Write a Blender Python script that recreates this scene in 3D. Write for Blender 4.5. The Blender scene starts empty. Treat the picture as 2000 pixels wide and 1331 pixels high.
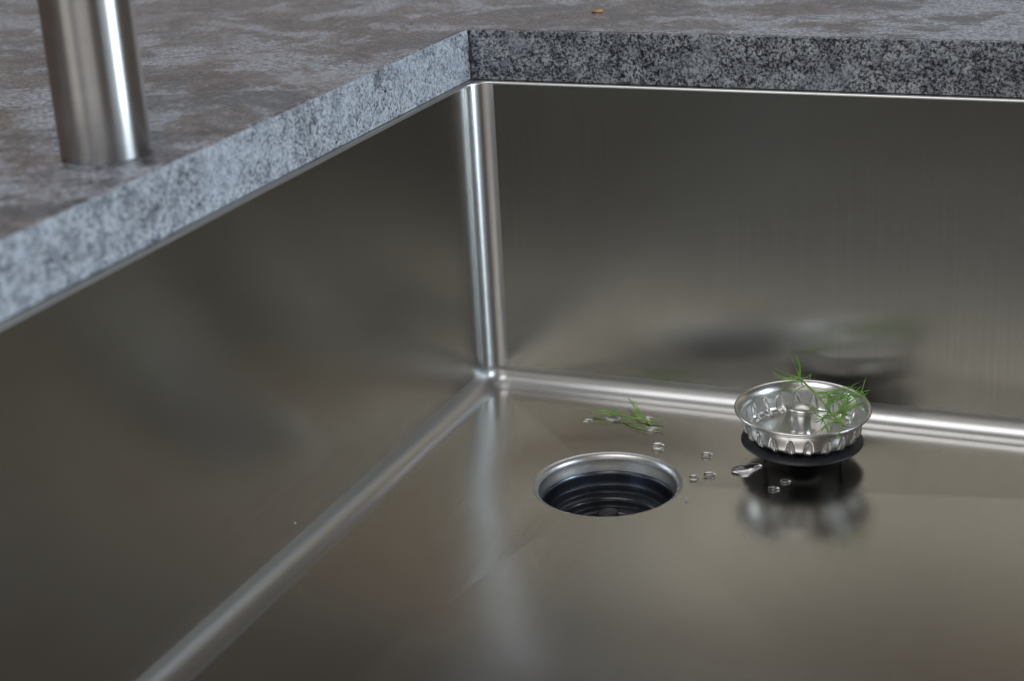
import bpy, bmesh, math, random
from math import sin, cos, pi, radians, atan2, sqrt
from mathutils import Vector, Matrix, noise
random.seed(7)
S = bpy.context.scene
COL = S.collection
# ---------------------------------------------------------------- camera (fitted to the photograph; metres)
CAM_LOC = Vector((0.458588, -1.001578, 0.441197))
CR = ((0.9216772, 0.3844049, -0.052383), (-0.0898891, 0.3429436, 0.9350453), (-0.3774004, 0.8571013, -0.3506371))
cam = bpy.data.cameras.new('camera'); co = bpy.data.objects.new('camera', cam); COL.objects.link(co); S.camera = co
right, up, fwd = (Vector(r) for r in CR)
co.matrix_world = Matrix(((right.x, up.x, -fwd.x, CAM_LOC.x), (right.y, up.y, -fwd.y, CAM_LOC.y), (right.z, up.z, -fwd.z, CAM_LOC.z), (0, 0, 0, 1)))
cam.sensor_width = 36; cam.lens = 58.992; cam.clip_start = 0.01; cam.clip_end = 50
cam.dof.use_dof = True; cam.dof.focus_distance = 1.04; cam.dof.aperture_fstop = 6.5
# ---------------------------------------------------------------- world: dim interior
w = bpy.data.worlds.new("World"); S.world = w; w.use_nodes = True
bg = w.node_tree.nodes['Background']; bg.inputs[0].default_value = (0.070, 0.052, 0.040, 1); bg.inputs[1].default_value = 1.0
# ---------------------------------------------------------------- lamps: windows and ceiling light of the room, plus added fill panels
def area(name, loc, target, sx, sy, rad, col):
    l = bpy.data.lights.new(name, 'AREA'); l.shape = 'RECTANGLE'; l.size = sx; l.size_y = sy
    l.energy = rad * pi * sx * sy; l.color = col
    o = bpy.data.objects.new(name, l); COL.objects.link(o); o.location = loc
    d = Vector(target) - Vector(loc); o.rotation_euler = d.to_track_quat('-Z', 'Y').to_euler()
    return o
area('window_light', (2.5, -0.95, 0.80), (0.2, -0.95, 0.80), 1.00, 1.0, 1.5, (0.74, 0.87, 1.0))
area('window_light', (2.5, -0.02, 0.80), (0.2, -0.02, 0.80), 0.80, 1.0, 18.5, (0.74, 0.87, 1.0))
area('ceiling_light', (-.2, -1.6, 2.55), (-.2, -1.6, 0), 2.0, 1.6, 2.9, (0.95, 0.96, 1.0))
area('room_fill_panel', (1.15, -3.6, 1.74), (1.15, 0, 1.74), 1.5, .50, 2.3, (1.0, 1.0, 0.93))  # added panel standing in for the bright unseen room behind the camera
area('room_fill_panel', (2.28, -3.6, 1.25), (2.28, 0, 1.25), .24, .75, 5.0, (0.92, 0.98, 1.0))  # added narrow panel for the pale stripe mirrored in the left wall
area('room_fill_panel', (-1.25, -3.6, 1.5), (-1.25, 0, 1.0), 1.4, 1.3, 1.35, (1.0, 0.98, 0.90))  # added panel brightening what the floor mirrors from behind the camera
area('warm_fill_panel', (2.0, -3.6, 2.62), (2.0, 0, 2.62), 2.2, .8, .42, (1.0, 0.58, 0.33))  # added warm panel for the brown reflection on the near floor
area('far_fill_panel', (-1.9, 3.6, 1.3), (-1.9, 0, 1.3), 5.4, 1.8, .5, (0.84, 0.91, 1.0))  # added panel giving the counter top its pale grazing sheen
S.view_settings.view_transform = 'Standard'; S.view_settings.look = 'None'; S.view_settings.gamma = 1
S.view_settings.exposure = 0.08
S.render.engine = 'CYCLES'
S.cycles.use_denoising = True
S.cycles.max_bounces = 12; S.cycles.glossy_bounces = 8; S.cycles.transmission_bounces = 8
# ---------------------------------------------------------------- dimensions
H = 0.21372; T = 0.03336                # sink depth, counter thickness
SX, SY = 0.780, -0.79                   # basin runs x 0..SX, y SY..0
DEP = .0030                             # fall of the floor to the waste
_k = (CAM_LOC.z + DEP) / CAM_LOC.z
DX, DY, DR = CAM_LOC.x + (0.1345 - CAM_LOC.x) * _k, CAM_LOC.y + (-0.1339 - CAM_LOC.y) * _k, 0.0464     # waste hole
RF, RV = 0.0130, 0.0142                 # bend radii

def ray(u, v):
    return (fwd + right * ((u - 1000) / 3277.35) - up * ((v - 665.5) / 3277.35))
def onz(u, v, z):
    d = ray(u, v); return CAM_LOC + d * ((z - CAM_LOC.z) / d.z)
def ony(u, v, y):
    d = ray(u, v); return CAM_LOC + d * ((y - CAM_LOC.y) / d.y)
def onx(u, v, x):
    d = ray(u, v); return CAM_LOC + d * ((x - CAM_LOC.x) / d.x)

def floor_z(x, y):
    dx, dy = x - DX, y - DY
    t = max(dx / (SX - RF - DX) if dx > 0 else -dx / (DX - RF), dy / (-RF - DY) if dy > 0 else -dy / (DY - SY - RF))
    return -DEP * (1 - max(0, min(1, t)))
def onfloor(u, v):
    p = onz(u, v, 0)
    for _ in range(4): p = onz(u, v, floor_z(p.x, p.y))
    return p
# ---------------------------------------------------------------- object helpers
def link(o, parent=None):
    COL.objects.link(o)
    if parent: o.parent = parent
    return o
def empty(name, loc, label, cat, group=None, rot=(0, 0, 0)):
    o = bpy.data.objects.new(name, None); o.empty_display_size = 0.02; o.location = loc; o.rotation_euler = rot
    o['label'] = label; o['category'] = cat
    if group: o['group'] = group
    return link(o)
def mesh_obj(name, bm, mat, parent=None, smooth=True, loc=None):
    if smooth is not None:
        for f in bm.faces: f.smooth = smooth
    me = bpy.data.meshes.new(name); bm.to_mesh(me); bm.free(); me.materials.append(mat)
    o = bpy.data.objects.new(name, me); link(o, parent)
    if loc is not None: o.location = loc
    return o
def lathe(bm, prof, n=96, cx=0, cy=0, close_top=False):
    rings = []
    for r, z in prof:
        if r < 1e-6: rings.append([bm.verts.new((cx, cy, z))])
        else: rings.append([bm.verts.new((cx + r * cos(2 * pi * i / n), cy + r * sin(2 * pi * i / n), z)) for i in range(n)])
    for a, b in zip(rings, rings[1:]):
        for i in range(n):
            j = (i + 1) % n
            if len(a) == 1 and len(b) == 1: continue
            if len(a) == 1: bm.faces.new((a[0], b[j], b[i]))
            elif len(b) == 1: bm.faces.new((a[i], a[j], b[0]))
            else: bm.faces.new((a[i], a[j], b[j], b[i]))
    return rings
def tube(bm, pts, r0, r1, n=6, flat=1.0):
    pts = [Vector(p) for p in pts]; m = len(pts); rings = []
    nrm = None
    for k, p in enumerate(pts):
        t = (pts[min(k + 1, m - 1)] - pts[max(k - 1, 0)]).normalized()
        a = Vector((0, 0, 1)) if abs(t.z) < .95 else Vector((1, 0, 0))
        if nrm is None: nrm = t.cross(a).normalized()
        nrm = (nrm - t * nrm.dot(t)).normalized(); b = t.cross(nrm)
        r = r0 + (r1 - r0) * k / (m - 1)
        rings.append([bm.verts.new(p + (nrm * cos(2 * pi * i / n) + b * sin(2 * pi * i / n) * flat) * r) for i in range(n)])
    for A, B in zip(rings, rings[1:]):
        for i in range(n): bm.faces.new((A[i], A[(i + 1) % n], B[(i + 1) % n], B[i]))
    bm.faces.new(rings[0][::-1]); bm.faces.new(rings[-1])
def spline(pts, n=6):
    P = [Vector(p) for p in pts]; P = [2 * P[0] - P[1]] + P + [2 * P[-1] - P[-2]]; out = []
    for k in range(1, len(P) - 2):
        for i in range(n):
            t = i / n; a, b, c, d = P[k - 1:k + 3]
            out.append(.5 * ((2 * b) + (c - a) * t + (2 * a - 5 * b + 4 * c - d) * t * t + (3 * b - a - 3 * c + d) * t ** 3))
    out.append(P[-2]); return out

# ---------------------------------------------------------------- materials
def mat(name):
    m = bpy.data.materials.new(name); m.use_nodes = True; nt = m.node_tree; return m, nt, nt.nodes['Principled BSDF']
def nd(nt, typ, **kw):
    n = nt.nodes.new(typ)
    for k, v in kw.items():
        if k[0] == '_': n.inputs[k[1:].replace('_', ' ')].default_value = v
        else: setattr(n, k, v)
    return n
def ramp(nt, src, stops, interp='LINEAR'):
    r = nt.nodes.new('ShaderNodeValToRGB'); r.color_ramp.interpolation = interp
    e = r.color_ramp.elements
    while len(e) < len(stops): e.new(.5)
    for q, (p, c) in zip(e, stops):
        q.position = p; q.color = (c, c, c, 1) if isinstance(c, (int, float)) else (*c, 1)
    nt.links.new(src, r.inputs[0]); return r.outputs[0]
def mixc(nt, f, a, b, mode='MIX'):
    n = nt.nodes.new('ShaderNodeMix'); n.data_type = 'RGBA'; n.blend_type = mode
    for s, v in ((n.inputs[0], f), (n.inputs[6], a), (n.inputs[7], b)):
        if isinstance(v, bpy.types.NodeSocket): nt.links.new(v, s)
        else: s.default_value = v if isinstance(v, (int, float)) else (*v, 1)
    return n.outputs[2]
def noise_tex(nt, vec, scale, detail=4, rough=.6, dist=0):
    n = nd(nt, 'ShaderNodeTexNoise', _Scale=scale, _Detail=detail, _Roughness=rough, _Distortion=dist)
    if vec is not None: nt.links.new(vec, n.inputs['Vector'])
    return n.outputs['Fac']
def mapping(nt, vec, scale):
    n = nt.nodes.new('ShaderNodeMapping'); n.inputs['Scale'].default_value = scale; nt.links.new(vec, n.inputs[0]); return n.outputs[0]

def brushed(name, base, rough, aniso, u=260, v=7, wav=0.0, bump=.04):
    """brushed stainless steel: UV u runs across the grain, v along it (metres)"""
    m, nt, b = mat(name)
    uv = nt.nodes.new('ShaderNodeUVMap'); uv.uv_map = 'brush'
    st = mapping(nt, uv.outputs[0], (u * 8, v * 2, 1)); n1 = noise_tex(nt, st, 1.0, 5, .7)
    st2 = mapping(nt, uv.outputs[0], (u * 1.3, v * .5, 1)); n2 = noise_tex(nt, st2, 1.0, 3, .6)
    tc = nt.nodes.new('ShaderNodeTexCoord'); n3 = noise_tex(nt, tc.outputs['Object'], 9, 3, .5)
    c = mixc(nt, ramp(nt, n1, [(.3, 0.0), (.7, 1.0)]), tuple(x * .93 for x in base), tuple(min(1, x * 1.05) for x in base))
    nt.links.new(c, b.inputs['Base Color'])
    b.inputs['Metallic'].default_value = 1
    r = nd(nt, 'ShaderNodeMath', operation='MULTIPLY_ADD'); nt.links.new(n2, r.inputs[0]); r.inputs[1].default_value = .07; r.inputs[2].default_value = rough - .035
    r2 = nd(nt, 'ShaderNodeMath', operation='MULTIPLY_ADD'); nt.links.new(n3, r2.inputs[0]); r2.inputs[1].default_value = .06; nt.links.new(r.outputs[0], r2.inputs[2])
    nt.links.new(r2.outputs[0], b.inputs['Roughness'])
    b.inputs['Anisotropic'].default_value = aniso
    tg = nt.nodes.new('ShaderNodeTangent'); tg.direction_type = 'UV_MAP'; tg.uv_map = 'brush'; nt.links.new(tg.outputs[0], b.inputs['Tangent'])
    bp = nd(nt, 'ShaderNodeBump', _Strength=bump, _Distance=.0004); nt.links.new(n1, bp.inputs['Height'])
    if wav:
        bw = nd(nt, 'ShaderNodeBump', _Strength=1.0, _Distance=wav); nt.links.new(noise_tex(nt, tc.outputs['Object'], 7, 1, .4), bw.inputs['Height'])
        nt.links.new(bw.outputs[0], bp.inputs['Normal'])
    nt.links.new(bp.outputs[0], b.inputs['Normal'])
    return m
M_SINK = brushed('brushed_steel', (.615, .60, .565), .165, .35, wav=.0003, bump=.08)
M_WALL = brushed('brushed_steel_wall_shaded', (.545, .535, .505), .205, .86, wav=.0002, bump=.045)  # same steel as the floor, base darkened to put shade on the walls
M_BEND = brushed('brushed_steel_bend', (.62, .62, .61), .33, .0, wav=0, bump=.008)
M_SATIN = brushed('satin_steel_lip', (.66, .66, .65), .34, .0, wav=0, bump=.01)
M_KNOB = brushed('knob_steel', (.76, .75, .73), .31, .5, u=300, v=60, bump=.02)
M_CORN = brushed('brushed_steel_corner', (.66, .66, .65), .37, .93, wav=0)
M_TAP = brushed('tap_steel', (.70, .695, .68), .34, .97, u=120, v=6, bump=.01)
M_STR = brushed('strainer_steel', (.74, .735, .72), .26, .3, u=120, v=60, bump=.02)

def plain(name, base, rough, metallic=0, spec=.5, nscale=0, nbump=0, coat=0):
    m, nt, b = mat(name); b.inputs['Base Color'].default_value = (*base, 1); b.inputs['Roughness'].default_value = rough
    b.inputs['Metallic'].default_value = metallic; b.inputs['Specular IOR Level'].default_value = spec
    if nscale:
        tc = nt.nodes.new('ShaderNodeTexCoord'); n = noise_tex(nt, tc.outputs['Object'], nscale, 4, .6)
        c = mixc(nt, n, tuple(x * .7 for x in base), tuple(x * 1.3 for x in base)); nt.links.new(c, b.inputs['Base Color'])
        bp = nd(nt, 'ShaderNodeBump', _Strength=nbump, _Distance=.0005); nt.links.new(n, bp.inputs['Height']); nt.links.new(bp.outputs[0], b.inputs['Normal'])
    return m
M_RUB = plain('black_rubber', (.014, .015, .02), .42, nscale=700, nbump=.3)
M_CUP = plain('dark_plastic', (.020, .023, .030), .25, nscale=300, nbump=.15)
M_SEAL = plain('dark_joint_filler', (.02, .02, .022), .7, nscale=600, nbump=.6)
M_CRUMB = plain('crumb', (.55, .28, .10), .8, nscale=900, nbump=.5)

def leafmat(name, a, bcol):
    m, nt, b = mat(name); tc = nt.nodes.new('ShaderNodeTexCoord'); n = noise_tex(nt, tc.outputs['Object'], 120, 3)
    nt.links.new(mixc(nt, ramp(nt, n, [(.35, 0.), (.65, 1.)]), a, bcol), b.inputs['Base Color'])
    b.inputs['Roughness'].default_value = .4; b.inputs['Subsurface Weight'].default_value = .2; b.inputs['Subsurface Radius'].default_value = (.001, .002, .0005)
    b.inputs['Subsurface Scale'].default_value = .5
    return m
M_DILL = leafmat('dill_green', (.12, .34, .035), (.33, .56, .10))
M_STEM = leafmat('dill_stem', (.16, .34, .05), (.34, .50, .12))
m, nt, b = mat('water'); b.inputs['Base Color'].default_value = (1, 1, 1, 1); b.inputs['Roughness'].default_value = 0.0
b.inputs['IOR'].default_value = 1.333; b.inputs['Transmission Weight'].default_value = 1; M_WATER = m

def stone(name, edge, light=0.0):
    m, nt, b = mat(name); tc = nt.nodes.new('ShaderNodeTexCoord'); O = tc.outputs['Object']
    fine = noise_tex(nt, O, 600 if edge else 400, 6, .80); med = noise_tex(nt, O, 110, 6, .7, .4); big = noise_tex(nt, O, 17, 6, .62, .6); huge = noise_tex(nt, O, 6.5, 5, .6, .8)
    if edge:
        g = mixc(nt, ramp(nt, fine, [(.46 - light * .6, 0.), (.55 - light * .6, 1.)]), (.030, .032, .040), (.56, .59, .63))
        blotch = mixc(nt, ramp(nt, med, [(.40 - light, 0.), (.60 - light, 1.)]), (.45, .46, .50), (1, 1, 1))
        c = mixc(nt, 1.0, g, blotch, 'MULTIPLY')
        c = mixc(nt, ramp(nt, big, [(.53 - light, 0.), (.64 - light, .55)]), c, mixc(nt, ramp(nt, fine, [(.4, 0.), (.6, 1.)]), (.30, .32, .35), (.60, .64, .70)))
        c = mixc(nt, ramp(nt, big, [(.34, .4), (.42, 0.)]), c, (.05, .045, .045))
    else:
        sep = nt.nodes.new('ShaderNodeSeparateXYZ'); nt.links.new(O, sep.inputs[0])
        # the slab's own pattern: browner on the side where the tap stands, greyer behind the bowl
        gx = nd(nt, 'ShaderNodeMapRange', clamp=True); nt.links.new(sep.outputs[0], gx.inputs[0]); gx.inputs[1].default_value = .05; gx.inputs[2].default_value = .62; gx.inputs[3].default_value = .085; gx.inputs[4].default_value = -.10
        hx = nd(nt, 'ShaderNodeMath', operation='ADD'); nt.links.new(huge, hx.inputs[0]); nt.links.new(gx.outputs[0], hx.inputs[1])
        grey = mixc(nt, ramp(nt, fine, [(.43, 0.), (.57, 1.)]), (.05, .055, .070), (.58, .60, .67))
        brown = mixc(nt, ramp(nt, fine, [(.43, 0.), (.58, 1.)]), (.022, .013, .010), (.26, .185, .150))
        f1 = ramp(nt, hx.outputs[0], [(.47, 0.), (.53, 1.)]); f2 = ramp(nt, big, [(.43, .1), (.48, 1.)])
        f = mixc(nt, 1.0, f1, f2, 'MULTIPLY')
        c = mixc(nt, f, grey, brown)
        c = mixc(nt, ramp(nt, big, [(.54, 0.), (.60, .85)]), c, (.055, .022, .011))
        patch = noise_tex(nt, mapping(nt, O, (1, 1.6, 1)), 11, 5, .6, .5)
        c = mixc(nt, ramp(nt, patch, [(.57, 0.), (.68, .45)]), c, (.44, .44, .47))
        c = mixc(nt, ramp(nt, patch, [(.40, .8), (.48, 0.)]), c, (.035, .030, .030))
        c = mixc(nt, ramp(nt, med, [(.56, 0.), (.66, .75)]), c, (.50, .52, .56))
        c = mixc(nt, ramp(nt, med, [(.30, .7), (.42, 0.)]), c, (.035, .03, .03))
    nt.links.new(c, b.inputs['Base Color'])
    b.inputs['Specular IOR Level'].default_value = .5
    r = ramp(nt, med, [(.3, .18), (.7, .36)]); nt.links.new(r, b.inputs['Roughness'])
    h = mixc(nt, .5, ramp(nt, fine, [(.3, 0.), (.7, 1.)]), ramp(nt, med, [(.3, 0.), (.7, 1.)]))
    bp = nd(nt, 'ShaderNodeBump', _Strength=.6 if not edge else .4, _Distance=.0006); nt.links.new(h, bp.inputs['Height']); nt.links.new(bp.outputs[0], b.inputs['Normal'])
    return m
M_TOP = stone('stone_top', False); M_EDGE = stone('stone_edge', True); M_EDGE_LIT = stone('stone_edge_painted_lit', True, .06)  # last one: same stone made paler, window light painted into the left strip

# ---------------------------------------------------------------- basin
CXC, CYC = SX / 2, SY / 2
NC, MX, MY = 16, 40, 70
def ring_xy(inset, rad):
    """rounded rectangle, counter-clockwise, with tags: 0 side along x, 1 side along y, 2 corner"""
    x0, x1, y0, y1 = inset, SX - inset, SY + inset, -inset; out = []
    cs = [((x1 - rad, y1 - rad), 0), ((x0 + rad, y1 - rad), 90), ((x0 + rad, y0 + rad), 180), ((x1 - rad, y0 + rad), 270)]
    for q, ((cx, cy), a0) in enumerate(cs):
        for i in range(NC + 1):
            a = radians(a0 + 90 * i / NC); out.append((cx + rad * cos(a), cy + rad * sin(a), 2 if i < NC else (0 if q in (0, 2) else 1)))
        (nx, ny), na = cs[(q + 1) % 4]; m = MX if q in (0, 2) else MY
        p = out[-1][:2]; a = radians(na); e = (nx + rad * cos(a), ny + rad * sin(a))
        for i in range(1, m):
            t = i / m; out.append((p[0] + (e[0] - p[0]) * t, p[1] + (e[1] - p[1]) * t, 0 if q in (0, 2) else 1))
    return out
def build_basin():
    bm = bmesh.new(); uvl = bm.loops.layers.uv.new('brush')
    levels = []                                    # (inset, z, arc)
    LIP = .0018
    levels.append((-.014, H + .0001, .03))
    for i in range(0, 7):                          # rolled lip from flange into wall
        a = radians(90 * i / 6); levels.append((-LIP + LIP * sin(a), H - LIP + LIP * cos(a) + .0001, 0))
    for k in range(1, 9): levels.append((0, (H - LIP) + (RF - (H - LIP)) * k / 8, 0))
    for i in range(1, 25):
        a = radians(90 * i / 24); levels.append((RF * (1 - cos(a)), RF * (1 - sin(a)), 0))
    arc = [0]
    for a, b_ in zip(levels, levels[1:]): arc.append(arc[-1] + sqrt((a[0] - b_[0]) ** 2 + (a[1] - b_[1]) ** 2))
    rings = []
    for ins, z, _ in levels:
        rr = ring_xy(ins, RV - ins); rings.append([bm.verts.new((x, y, z)) for x, y, _ in rr])
    tags = [t for *_, t in ring_xy(0, RV)]; N = len(tags)
    per = [0]
    for i in range(N):
        a, b_ = rings[8][i].co, rings[8][(i + 1) % N].co; per.append(per[-1] + (a - b_).length)
    for k in range(len(rings) - 1):
        for i in range(N):
            j = (i + 1) % N
            f = bm.faces.new((rings[k][i], rings[k][j], rings[k + 1][j], rings[k + 1][i]))
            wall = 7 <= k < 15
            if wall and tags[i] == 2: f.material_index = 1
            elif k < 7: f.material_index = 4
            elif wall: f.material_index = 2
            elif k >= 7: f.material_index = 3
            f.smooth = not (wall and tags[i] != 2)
            for l, (p, q) in zip(f.loops, ((i, k), (i + 1, k), (i + 1, k + 1), (i, k + 1))):
                if tags[i] == 0: l[uvl].uv = (per[p], arc[q])
                else: l[uvl].uv = (arc[q], per[p])
    # floor with creases falling to the waste
    base = rings[-1]; K = 26
    ang = [atan2(v.co.y - DY, v.co.x - DX) for v in base]
    # spread the hole vertices: blend true angle with an even spacing that keeps the order
    prev = base; A0 = base
    fr = [1 - (1 - q / K) for q in range(K + 1)]
    def zf(t, d):
        return -DEP * (1 - t) - .0010 * math.exp(-((d - DR) / .028) ** 2)
    for q in range(1, K + 1):
        t = 1 - q / K; t = t ** .85
        if q == K - 1: t = .004
        if q == K - 2: t = .015
        cur = []
        for i, v in enumerate(A0):
            ex, ey = DX + DR * cos(ang[i]), DY + DR * sin(ang[i])
            x = ex + (v.co.x - ex) * t; y = ey + (v.co.y - ey) * t
            cur.append(bm.verts.new((x, y, zf(t, sqrt((x - DX) ** 2 + (y - DY) ** 2)))))
        for i in range(N):
            j = (i + 1) % N; f = bm.faces.new((prev[i], prev[j], cur[j], cur[i])); f.smooth = True
            for l in f.loops: l[uvl].uv = (l.vert.co.x, l.vert.co.y)
        prev = cur
    z0 = prev[0].co.z
    prof = [(DR - .0042 * sin(radians(q)), -.0050 * (1 - cos(radians(q)))) for q in (3, 8, 16, 25, 34, 43, 52, 61, 70, 80, 90)] + [(.0413, -.0075), (.0405, -.0105)]
    for r, z in prof:
        cur = [bm.verts.new((DX + r * cos(a), DY + r * sin(a), z0 + z)) for a in ang]
        for i in range(N):
            j = (i + 1) % N; f = bm.faces.new((prev[i], prev[j], cur[j], cur[i])); f.smooth = True
            f.material_index = 4
            for l, ii in zip(f.loops, (i, i + 1, i + 1, i)):
                l[uvl].uv = (l.vert.co.z, DR * (ang[ii % N] % (2 * pi)))
        prev = cur
    bmesh.ops.recalc_face_normals(bm, faces=bm.faces)
    # make normals face the inside of the bowl
    bm.faces.ensure_lookup_table()
    tf = min(bm.faces, key=lambda f: (f.calc_center_median() - Vector((.3, -.5, 0))).length)
    if tf.normal.z < 0: bmesh.ops.reverse_faces(bm, faces=bm.faces)
    return bm, z0
sink = empty('kitchen_sink', (0, 0, 0), 'deep brushed stainless steel sink bowl with tight corners set under the stone counter', 'sink')
bm, ZH = build_basin()
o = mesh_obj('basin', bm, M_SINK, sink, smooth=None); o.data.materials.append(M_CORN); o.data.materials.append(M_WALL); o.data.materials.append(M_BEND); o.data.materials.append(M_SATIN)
# sleeve, dark waste cup with ledges, centre post
bm = bmesh.new(); lathe(bm, [(.0404, ZH - .0104), (.0403, ZH - .0110), (.0399, ZH - .0114), (.0397, ZH - .013), (.0391, ZH - .0165), (.0388, ZH - .0185), (.0384, ZH - .0195)], 128, DX, DY)
mesh_obj('waste_sleeve', bm, plain('waste_sleeve_steel', (.16, .18, .22), .28, 1), sink)
bm = bmesh.new()
cup = [(.0388, ZH - .0190)]; r_, z_ = .0384, ZH - .0200
for dr, dz in ((.0010, .0045), (.0042, .0014), (.0012, .0060), (.0050, .0012), (.0014, .0050), (.0050, .0012), (.0010, .0030)):
    cup += [(r_, z_), (r_ - dr * .5, z_ - dz * .5)]; r_ -= dr; z_ -= dz
    cup += [(r_ + .0002, z_ + .0002), (r_, z_)]
cup += [(.012, z_ - .001), (0, z_ - .001)]
lathe(bm, cup, 128, DX, DY)
mesh_obj('waste_cup', bm, M_CUP, sink)
bm = bmesh.new(); lathe(bm, [(.0062, ZH - .0444), (.0062, ZH - .0205), (.0058, ZH - .0195), (.0040, ZH - .0189), (0, ZH - .0187)], 40, DX, DY)
mesh_obj('centre_post', bm, M_RUB, sink)

# ---------------------------------------------------------------- stone counter
ZT = H + T; G = .0026
def box(bm, x0, x1, y0, y1, z0, z1, bev=0):
    vs = [bm.verts.new((x, y, z)) for z in (z0, z1) for y in (y0, y1) for x in (x0, x1)]
    fs = [bm.faces.new([vs[i] for i in q]) for q in ((0, 2, 3, 1), (4, 5, 7, 6), (0, 1, 5, 4), (2, 6, 7, 3), (0, 4, 6, 2), (1, 3, 7, 5))]
    return fs
counter = empty('stone_counter', (-.3, .2, H), 'mottled brown and grey stone look worktop with speckled cut edge around the sink', 'countertop')
cl = Vector((-.3, .2, H))
def cpart(name, boxes, m, bevel=.0006):
    bm = bmesh.new()
    for q in boxes: box(bm, *q)
    bmesh.ops.remove_doubles(bm, verts=bm.verts, dist=1e-6)
    for v in bm.verts: v.co -= cl
    o = mesh_obj(name, bm, m, counter, smooth=False)
    if bevel:
        md = o.modifiers.new('bevel', 'BEVEL'); md.width = bevel; md.segments = 3; md.limit_method = 'ANGLE'
    return o
def frame_panel():
    """one slab with a rectangular opening, no inner seams"""
    bm = bmesh.new(); xs = (-1.1, -G - .003, SX + G + .003, SX + .10); ys = (SY - .06, SY - G - .003, G + .003, .95); vv = {}
    def v(i, j, z):
        if (i, j, z) not in vv: vv[(i, j, z)] = bm.verts.new(Vector((xs[i], ys[j], z)) - cl)
        return vv[(i, j, z)]
    z0, z1 = H + .0004, ZT
    for i in range(3):
        for j in range(3):
            if (i, j) == (1, 1): continue
            bm.faces.new((v(i, j, z1), v(i + 1, j, z1), v(i + 1, j + 1, z1), v(i, j + 1, z1)))
            bm.faces.new((v(i, j, z0), v(i, j + 1, z0), v(i + 1, j + 1, z0), v(i + 1, j, z0)))
    def side(a, b_): bm.faces.new((v(*a, z0), v(*b_, z0), v(*b_, z1), v(*a, z1)))
    for i in range(3): side((i, 0), (i + 1, 0)); side((i + 1, 3), (i, 3)); side((3, i), (3, i + 1)); side((0, i + 1), (0, i))
    side((2, 1), (1, 1)); side((1, 2), (2, 2)); side((1, 1), (1, 2)); side((2, 2), (2, 1))
    bmesh.ops.recalc_face_normals(bm, faces=bm.faces)
    return mesh_obj('worktop_panel', bm, M_TOP, counter, smooth=False)
frame_panel()
e = .003; zt = ZT - .0002
cpart('edge_strip', [(-G - e, -G, SY - G, G, H + .0005, zt)], M_EDGE_LIT)
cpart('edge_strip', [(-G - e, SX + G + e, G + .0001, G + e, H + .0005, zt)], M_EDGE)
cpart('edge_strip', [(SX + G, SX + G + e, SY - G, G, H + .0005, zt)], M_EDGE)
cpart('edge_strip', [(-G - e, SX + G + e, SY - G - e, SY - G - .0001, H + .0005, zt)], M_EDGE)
# rough dark joint where the two visible strips meet
bm = bmesh.new(); rings = []
for k in range(29):
    z = H + .001 + (T - .0012) * k / 28; r = .0008 + .0016 * max(0, noise.noise(Vector((z * 420, 3.1, 0)))) + .0012 * (1 if .35 < k / 28 < .60 else 0) + .0006 * (1 if k > 25 else 0)
    cx = -G + .0004 * noise.noise(Vector((z * 300, 9, 1))); cy = G
    rings.append([bm.verts.new(Vector((cx + r * cos(a) * (1 + .4 * noise.noise(Vector((a * 2, z * 900, 1)))), cy + r * sin(a), z)) - cl) for a in [2 * pi * i / 10 for i in range(10)]])
for A, B in zip(rings, rings[1:]):
    for i in range(10): bm.faces.new((A[i], A[(i + 1) % 10], B[(i + 1) % 10], B[i]))
mesh_obj('corner_joint', bm, M_SEAL, counter)

# ---------------------------------------------------------------- tap column
FX, FY, FR = -.04817, -.33476, .02229
tap = empty('kitchen_tap', (FX, FY, ZT), 'round brushed steel tap column standing on the stone counter left of the sink', 'tap')
bm = bmesh.new(); uvl = bm.loops.layers.uv.new('brush')
prof = [(0, 0), (FR - .0006, 0), (FR, .0006)] + [(FR, .0006 + .36 * k / 12) for k in range(1, 13)] + [(FR - .001, .3615), (0, .3615)]
rg = lathe(bm, prof, 128)
for f in bm.faces:
    for l in f.loops:
        c = f.calc_center_median(); a = atan2(l.vert.co.y, l.vert.co.x); ac = atan2(c.y, c.x)
        if a - ac > pi: a -= 2 * pi
        if a - ac < -pi: a += 2 * pi
        l[uvl].uv = (l.vert.co.z, a * FR)
mesh_obj('column', bm, M_TAP, tap)

# ---------------------------------------------------------------- strainer basket
BX, BY = .2379, -.0655; BZ = floor_z(BX, BY); BX += (BX - CAM_LOC.x) * -BZ / CAM_LOC.z; BY += (BY - CAM_LOC.y) * -BZ / CAM_LOC.z; BZ = floor_z(BX, BY) + .0002
bas = empty('sink_strainer', (BX, BY, BZ), 'steel basket strainer with central knob and black rubber skirt standing on the sink floor', 'strainer', rot=(radians(1.6), radians(.5), radians(20)))
BP = [(.0409, .0318), (.0414, .0324), (.0415, .0331), (.0411, .0336), (.0403, .0336), (.0394, .0331), (.0383, .0322), (.0372, .0309), (.0364, .0294), (.0358, .0277),
      (.0355, .0262), (.0353, .0246), (.0351, .0228), (.0348, .0210), (.0344, .0194), (.0337, .0180), (.0327, .0170), (.0314, .0163), (.0298, .0160), (.0270, .0158), (.0200, .0157), (.0100, .0157), (.0001, .0157)]
KT, KB = 10, 18                                     # slot runs from level KT (top) to KB (bottom)
NS, NL, NW = 20, 6, 4
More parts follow.
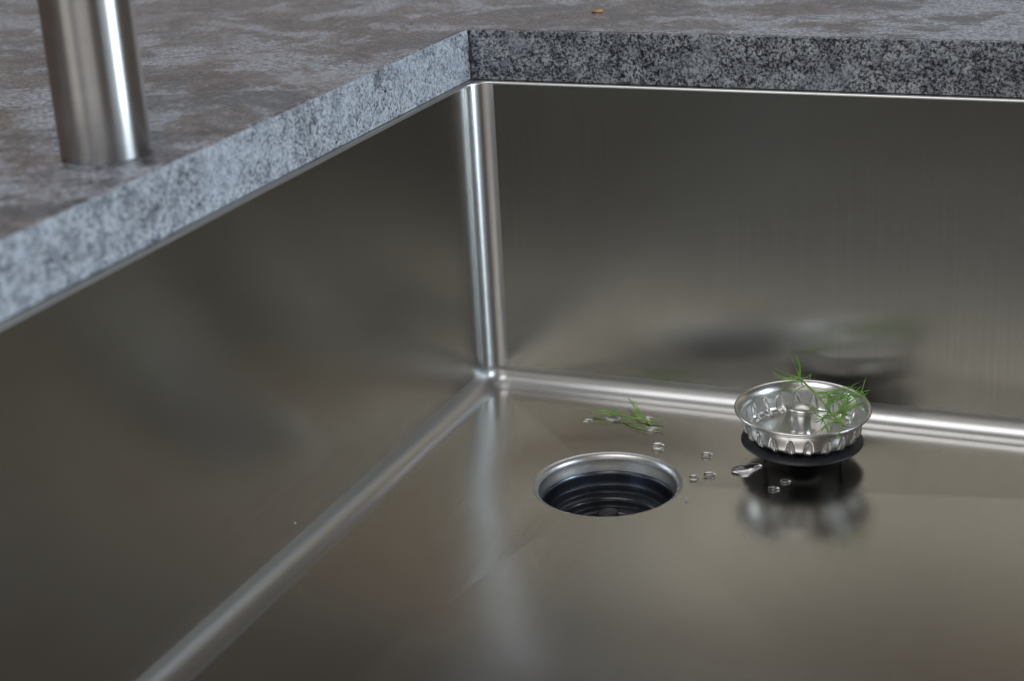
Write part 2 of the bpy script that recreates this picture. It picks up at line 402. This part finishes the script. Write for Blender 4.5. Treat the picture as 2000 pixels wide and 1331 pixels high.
def build_bowl():
    bm = bmesh.new(); uvl = bm.loops.layers.uv.new('brush'); rings = []
    for k, (r, z) in enumerate(BP):
        ring = []
        t = min(1, max(0, (k - KT) / (KB - KT)))
        wd = 2 * pi / NS * (.04 + .44 * sin(pi * (.08 + .72 * t)) ** 1.1 if 0 < t < 1 else (.10 if t == 0 else .22))
        sh = 2 * pi / NS * (-.10 * (t ** 1.6))
        for s in range(NS):
            a0 = 2 * pi * s / NS + sh
            for i in range(NW): ring.append(a0 - wd / 2 + wd * i / NW)
            for i in range(NL): ring.append(a0 + wd / 2 + (2 * pi / NS - wd) * i / NL)
        rings.append([bm.verts.new((r * cos(a), r * sin(a), z)) for a in ring])
    N = NS * (NW + NL)
    for k in range(len(rings) - 1):
        for i in range(N):
            if KT <= k < KB and i % (NW + NL) < NW: continue
            j = (i + 1) % N; f = bm.faces.new((rings[k][i], rings[k][j], rings[k + 1][j], rings[k + 1][i])); f.smooth = True
            for l, (ii, kk) in zip(f.loops, ((i, k), (i + 1, k), (i + 1, k + 1), (i, k + 1))): l[uvl].uv = (kk * .002, .035 * 2 * pi * ii / N)
    # pressed tabs: hinged on one edge of each slot, standing proud on the other
    for s in range(NS):
        cols = []
        for k in range(KT, KB + 1):
            row = []
            for i in range(NW + 1):
                v = rings[k][(s * (NW + NL) + i) % N]; q = i / NW; r = sqrt(v.co.x ** 2 + v.co.y ** 2)
                tt = sin(pi * (k - KT) / (KB - KT)) ** .5; off = (.0004 + .0009 * q) * tt; dq = (.5 - q) * .26 * (rings[k][(s * (NW + NL) + NW) % N].co - rings[k][(s * (NW + NL)) % N].co)
                row.append(bm.verts.new((v.co.x * (1 + off / r) + dq.x, v.co.y * (1 + off / r) + dq.y, v.co.z - off * .8 * (k - KT) / (KB - KT))))
            cols.append(row)
        for A, B in zip(cols, cols[1:]):
            for i in range(NW):
                f = bm.faces.new((A[i], A[i + 1], B[i + 1], B[i])); f.smooth = True
                for l in f.loops: l[uvl].uv = (l.vert.co.z, l.vert.co.x + l.vert.co.y)
    return bm
o = mesh_obj('bowl', build_bowl(), M_STR, bas, smooth=None)
md = o.modifiers.new('thickness', 'SOLIDIFY'); md.thickness = .0005; md.offset = 0
bm = bmesh.new(); uvl = bm.loops.layers.uv.new('brush')
lathe(bm, [(.0062, .0156), (.0069, .0160), (.0070, .0172), (.0059, .0178), (.0055, .0200), (.0053, .0225), (.0055, .0250), (.0059, .0276), (.0066, .0294), (.0075, .0308), (.0082, .0317), (.0083, .0323), (.0081, .0329), (.0070, .0337), (.0045, .0347), (.002, .0353), (0, .0355)], 64)
for f in bm.faces:
    for l in f.loops: l[uvl].uv = (l.vert.co.z + .5 * sqrt(l.vert.co.x ** 2 + l.vert.co.y ** 2), .008 * atan2(f.calc_center_median().y, f.calc_center_median().x) + .001 * (l.vert.co.x + l.vert.co.y))
mesh_obj('knob', bm, M_KNOB, bas)
bm = bmesh.new()
lathe(bm, [(.0120, .0150), (.0260, .0150), (.0310, .0146), (.0340, .0138), (.0362, .0127), (.0374, .0118), (.0375, .0114), (.0372, .0112), (.0366, .0113), (.0340, .0122), (.0300, .0128), (.0120, .0130), (.0118, .0150)], 96)
mesh_obj('rubber_skirt', bm, M_RUB, bas)
bm = bmesh.new(); lathe(bm, [(.0100, .0120), (.0096, .0060), (.0120, .0052), (.0122, .0040), (.0060, .0036), (0, .0036)], 48)
mesh_obj('stem', bm, M_RUB, bas)
for deg in (-138, -8, 105):
    a = radians(deg - 20); bm = bmesh.new()
    fs = box(bm, .0235, .0265, -.0006, .0006, .0003, .0130)
    for v in bm.verts:
        if v.co.z < .002 and v.co.x < .0238: v.co.x += .0012
    bmesh.ops.rotate(bm, verts=bm.verts, cent=(0, 0, 0), matrix=Matrix.Rotation(a, 3, 'Z'))
    o = mesh_obj('prong', bm, M_RUB, bas, smooth=False); md = o.modifiers.new('bevel', 'BEVEL'); md.width = .0004; md.segments = 2

# ---------------------------------------------------------------- dill
spr = empty('dill_sprig', onz(1650, 832, .018), 'bright green feathery dill sprig leaning from inside the strainer over its rim', 'herb')
so = spr.location.copy()
L = lambda pts: [Vector(p) - so for p in pts]
# each waypoint: photo point and the depth plane it lies on
stem_pts = [ony(1650, 832, -.088), ony(1622, 806, -.076), ony(1604, 782, -.066), ony(1585, 762, -.050), ony(1566, 743, -.028), ony(1560, 737, -.022)]
bm = bmesh.new(); tube(bm, spline(L(stem_pts), 6), .00085, .00055, 8); mesh_obj('stem', bm, M_STEM, spr)
bm = bmesh.new()
def frond(pts, r=.00032, subs=0, spread=.006, ln=(.006, .012)):
    P = spline(pts, 6); tube(bm, [p - so for p in P], r, r * .45, 5)
    for _ in range(subs):
        k = random.randrange(len(P) // 4, len(P) - 2); d = (P[k + 1] - P[k]).normalized()
        q = (d + Vector([random.uniform(-.8, .8) for _ in range(3)])).normalized(); l_ = random.uniform(*ln)
        a = P[k]; b_ = a + q * l_ * .5 + Vector((0, 0, random.uniform(0, .0012))); c = a + q * l_ + Vector((0, 0, random.uniform(-.001, .002)))
        tube(bm, [p - so for p in spline([a, b_, c], 4)], r * .8, r * .35, 5)
Y0 = -.024
hub = ony(1562, 739, Y0)
for tip, mid in (((1554, 692), (1560, 712)), ((1546, 700), (1555, 718)), ((1557, 696), (1563, 718)), ((1512, 732), (1530, 740)), ((1514, 720), (1535, 729)), ((1517, 738), (1540, 742)), ((1509, 727), (1532, 738)), ((1584, 731), (1574, 738))):
    frond([hub, ony(*mid, Y0 + random.uniform(-.002, .003)), ony(*tip, Y0 + random.uniform(-.004, .006))], .00036, 0)
frond([ony(1584, 731, Y0), ony(1580, 745, -.03), ony(1576, 753, -.034)], .00022)
for pts in (((1560, 738), (1545, 745), (1524, 748)), ((1570, 746), (1552, 742), (1538, 728)), ((1575, 752), (1556, 762), (1540, 763), (1526, 750), (1523, 744)), ((1562, 740), (1552, 758), (1550, 780)), ((1566, 744), (1548, 748), (1545, 744))):
    frond([ony(u, v, -.026 - .00045 * (v - 738)) for u, v in pts], .00026)
# right hand fronds fanning out inside the bowl
node = [(1600, 778, -.064), (1612, 792, -.070), (1628, 812, -.080), (1590, 768, -.055), (1640, 824, -.084)]
tips = [(1674, 757, -.05), (1699, 762, -.06), (1695, 768, -.06), (1686, 777, -.062), (1660, 772, -.05), (1648, 770, -.05), (1625, 774, -.048), (1640, 790, -.06), (1662, 800, -.07), (1680, 790, -.068),
        (1650, 812, -.078), (1622, 830, -.088), (1604, 828, -.088), (1612, 838, -.092), (1592, 806, -.074), (1600, 815, -.08), (1668, 770, -.055), (1646, 800, -.07), (1632, 778, -.05), (1676, 766, -.056)]
for i, (u, v, y) in enumerate(tips):
    n0 = node[i % len(node)] if v < 800 else node[2 + 2 * (i % 2)]
    a = ony(*n0); c = ony(u, v, y); m_ = (a + c) / 2 + Vector((random.uniform(-.003, .003), random.uniform(-.002, .002), random.uniform(-.001, .003)))
    frond([a, m_, c], .00044, 4, ln=(.006, .013))
for u, v in ((1636, 850), (1632, 858)): frond([ony(1646, 832, -.088), ony(1640, 843, -.098), ony(u, v, -.1005)], .0005)
o = mesh_obj('fronds', bm, M_DILL, spr); o['kind'] = 'stuff'

spr2 = empty('dill_cutting', onfloor(1240, 815), 'small limp green dill cutting lying among water drops on the sink floor', 'herb'); so2 = spr2.location.copy()
def strand(bm, pts, r0, r1, flat=1.0, z=.0008):
    P = [onfloor(u, v) for u, v, *_ in pts]
    for p, q in zip(P, pts):
        h = q[2] if len(q) > 2 else z; d = (CAM_LOC - p).normalized(); p += d * (h / d.z)
    tube(bm, [p - so2 for p in spline(P, 6)], r0, r1, 7, flat)
bm = bmesh.new(); strand(bm, [(1196, 812, .0018), (1215, 812, .0022), (1235, 817, .0015), (1252, 819, .001), (1268, 822, .0009), (1284, 823, .001)], .0006, .00045); mesh_obj('stem', bm, M_STEM, spr2)
for pts, r0, r1 in (([(1153, 805, .002), (1175, 803, .003), (1196, 806, .003), (1199, 811, .002)], .0004, .0008),
                    ([(1158, 808, .001), (1178, 808, .002), (1196, 809, .002)], .0004, .0007),
                    ([(1196, 808, .002), (1210, 804, .0025), (1222, 805, .002)], .0006, .0003),
                    ([(1227, 777, .004), (1238, 793, .004), (1251, 816, .0015)], .00035, .0005),
                    ([(1236, 783, .004), (1246, 798, .004), (1253, 815, .0015)], .0003, .0004),
                    ([(1240, 808, .003), (1247, 815, .002), (1254, 818, .001)], .0005, .0006),
                    ([(1252, 818, .001), (1270, 823, .001), (1284, 823, .001), (1296, 819, .002)], .0006, .0003),
                    ([(1262, 818, .001), (1267, 825, .001), (1273, 831, .001)], .0005, .0003),
                    ([(1216, 817, .001), (1226, 822, .0012), (1238, 828, .0008), (1265, 835, .0006)], .0006, .0003),
                    ([(1284, 836, .0006), (1292, 839, .0006), (1296, 842, .0006)], .0003, .0002),
                    ([(1160, 823, .0005), (1175, 823, .0005), (1190, 823, .0005)], .00022, .0002),
                    ([(1240, 833, .0005), (1252, 838, .0005), (1262, 841, .0005)], .00022, .0002)):
    bm = bmesh.new(); strand(bm, pts, r0 * 1.25, r1 * 1.25, .6); mesh_obj('leaf', bm, M_DILL, spr2)

# ---------------------------------------------------------------- water drops
def drop(u, v, wpx, label, name='water_drop', cat='water drop', hgt=.15, aspect=1.0, seed=0, ang=0):
    c = onfloor(u, v); c.z -= .00002; r = wpx / 2 / 3050
    bm = bmesh.new(); n = 40; prof = []
    for k in range(13):
        t = k / 12; prof.append((cos(t * pi / 2) ** .8 if k < 12 else 0, sin(t * pi / 2) * hgt))
    rings = []
    for pr, pz in prof:
        if pr == 0: rings.append([bm.verts.new((0, 0, pz * r))]); continue
        ring = []
        for i in range(n):
            a = 2 * pi * i / n; rr = r * pr * (1 + .07 * noise.noise(Vector((cos(a) * 1.1, sin(a) * 1.1, seed * 3.3))))
            ring.append(bm.verts.new((rr * cos(a), rr * sin(a) * aspect, pz * r)))
        rings.append(ring)
    for A, B in zip(rings, rings[1:]):
        for i in range(n):
            if len(B) == 1: bm.faces.new((A[i], A[(i + 1) % n], B[0]))
            else: bm.faces.new((A[i], A[(i + 1) % n], B[(i + 1) % n], B[i]))
    bm.faces.new(rings[0][::-1])
    o = mesh_obj(name, bm, M_WATER); o.location = c; o.rotation_euler = (0, 0, ang); o['label'] = label; o['category'] = cat; o['group'] = 'water drops on the sink floor'
    return o
drop(1148, 821.5, 20, 'clear water drop left of the dill cutting, farthest left of all drops', seed=1)
drop(1198, 818, 30, 'water drop under the left leaves of the dill cutting on the sink floor', seed=2, aspect=.8)
drop(1267, 817, 20, 'half hidden water drop just behind the right end of the dill cutting', seed=3)
drop(1274, 838, 24, 'pale water drop touching the front tip of the dill cutting', seed=4)
drop(1285, 870, 25, 'water drop alone between the dill cutting and the waste hole', seed=5)
drop(1381, 888, 22, 'water drop alone between the waste hole and the strainer, behind the touching pair', seed=6)
drop(1386, 927, 23, 'right and larger drop of the close pair beside the waste hole', seed=7)
drop(1356, 932, 19, 'left and smaller drop of the close pair beside the waste hole', seed=8)
drop(1534, 941, 20, 'rear right drop of the two in the dark reflection in front of the strainer', seed=9)
drop(1511, 955, 21, 'front left drop of the two in the dark reflection in front of the strainer', seed=10)
# elongated puddle
outl = [(1428, 919), (1431, 913), (1440, 910), (1452, 909), (1464, 907.5), (1474, 905), (1483, 905.5), (1489, 908), (1488, 912), (1481, 916), (1473, 921), (1466, 926), (1457, 928.5), (1447, 928), (1438, 925), (1431, 923)]
pc = sum((onfloor(u, v) for u, v in outl), Vector()) / len(outl)
loop = spline([onfloor(u, v) - pc for u, v in outl] + [onfloor(*outl[0]) - pc], 4)[:-1]
bm = bmesh.new(); rings = []
for k in range(10):
    t = k / 9; s = 1 - t; h = .0011 * (1 - s ** 3.0) ** .5
    mid = Vector((0, 0, 0)); rings.append([bm.verts.new((p.x * (.04 + .96 * s), p.y * (.04 + .96 * s), h)) for p in loop])
n = len(loop)
for A, B in zip(rings, rings[1:]):
    for i in range(n): bm.faces.new((A[i], A[(i + 1) % n], B[(i + 1) % n], B[i]))
bm.faces.new(rings[-1]); bm.faces.new(rings[0][::-1]); bmesh.ops.recalc_face_normals(bm, faces=bm.faces)
o = mesh_obj('water_puddle', bm, M_WATER); o.location = pc - Vector((0, 0, .00002)); o['label'] = 'long curved water puddle at the left foot of the strainer'; o['category'] = 'puddle'

# ---------------------------------------------------------------- crumb on the counter
def crumb(name, loc, s, m, label, cat, rot=0):
    bm = bmesh.new(); bmesh.ops.create_icosphere(bm, subdivisions=3, radius=1)
    for v in bm.verts:
        d = 1 + .35 * noise.noise(v.co * 1.7); v.co = Vector((v.co.x * s[0] * d, v.co.y * s[1] * d, v.co.z * s[2] * d))
    o = mesh_obj(name, bm, m); o.location = loc; o.rotation_euler = (0, 0, rot); o['label'] = label; o['category'] = cat; return o
crumb('bread_crumb', onz(1168, 24, ZT) + Vector((0, 0, .0006)), (.0042, .0022, .0011), M_CRUMB, 'tiny orange brown crumb lying on the stone counter behind the sink', 'crumb', .6)
M_SPECK = plain('white_speck', (.55, .55, .52), .6, nscale=900, nbump=.4)
crumb('mineral_speck', onfloor(1341, 975) + Vector((0, 0, .0002)), (.0008, .0006, .0003), M_SPECK, 'tiny pale speck on the sink floor just right of the waste hole', 'speck')
crumb('mineral_speck', onx(577, 1022, .0002), (.0003, .0007, .0007), M_SPECK, 'tiny white speck stuck on the left wall of the sink above the floor bend', 'speck')
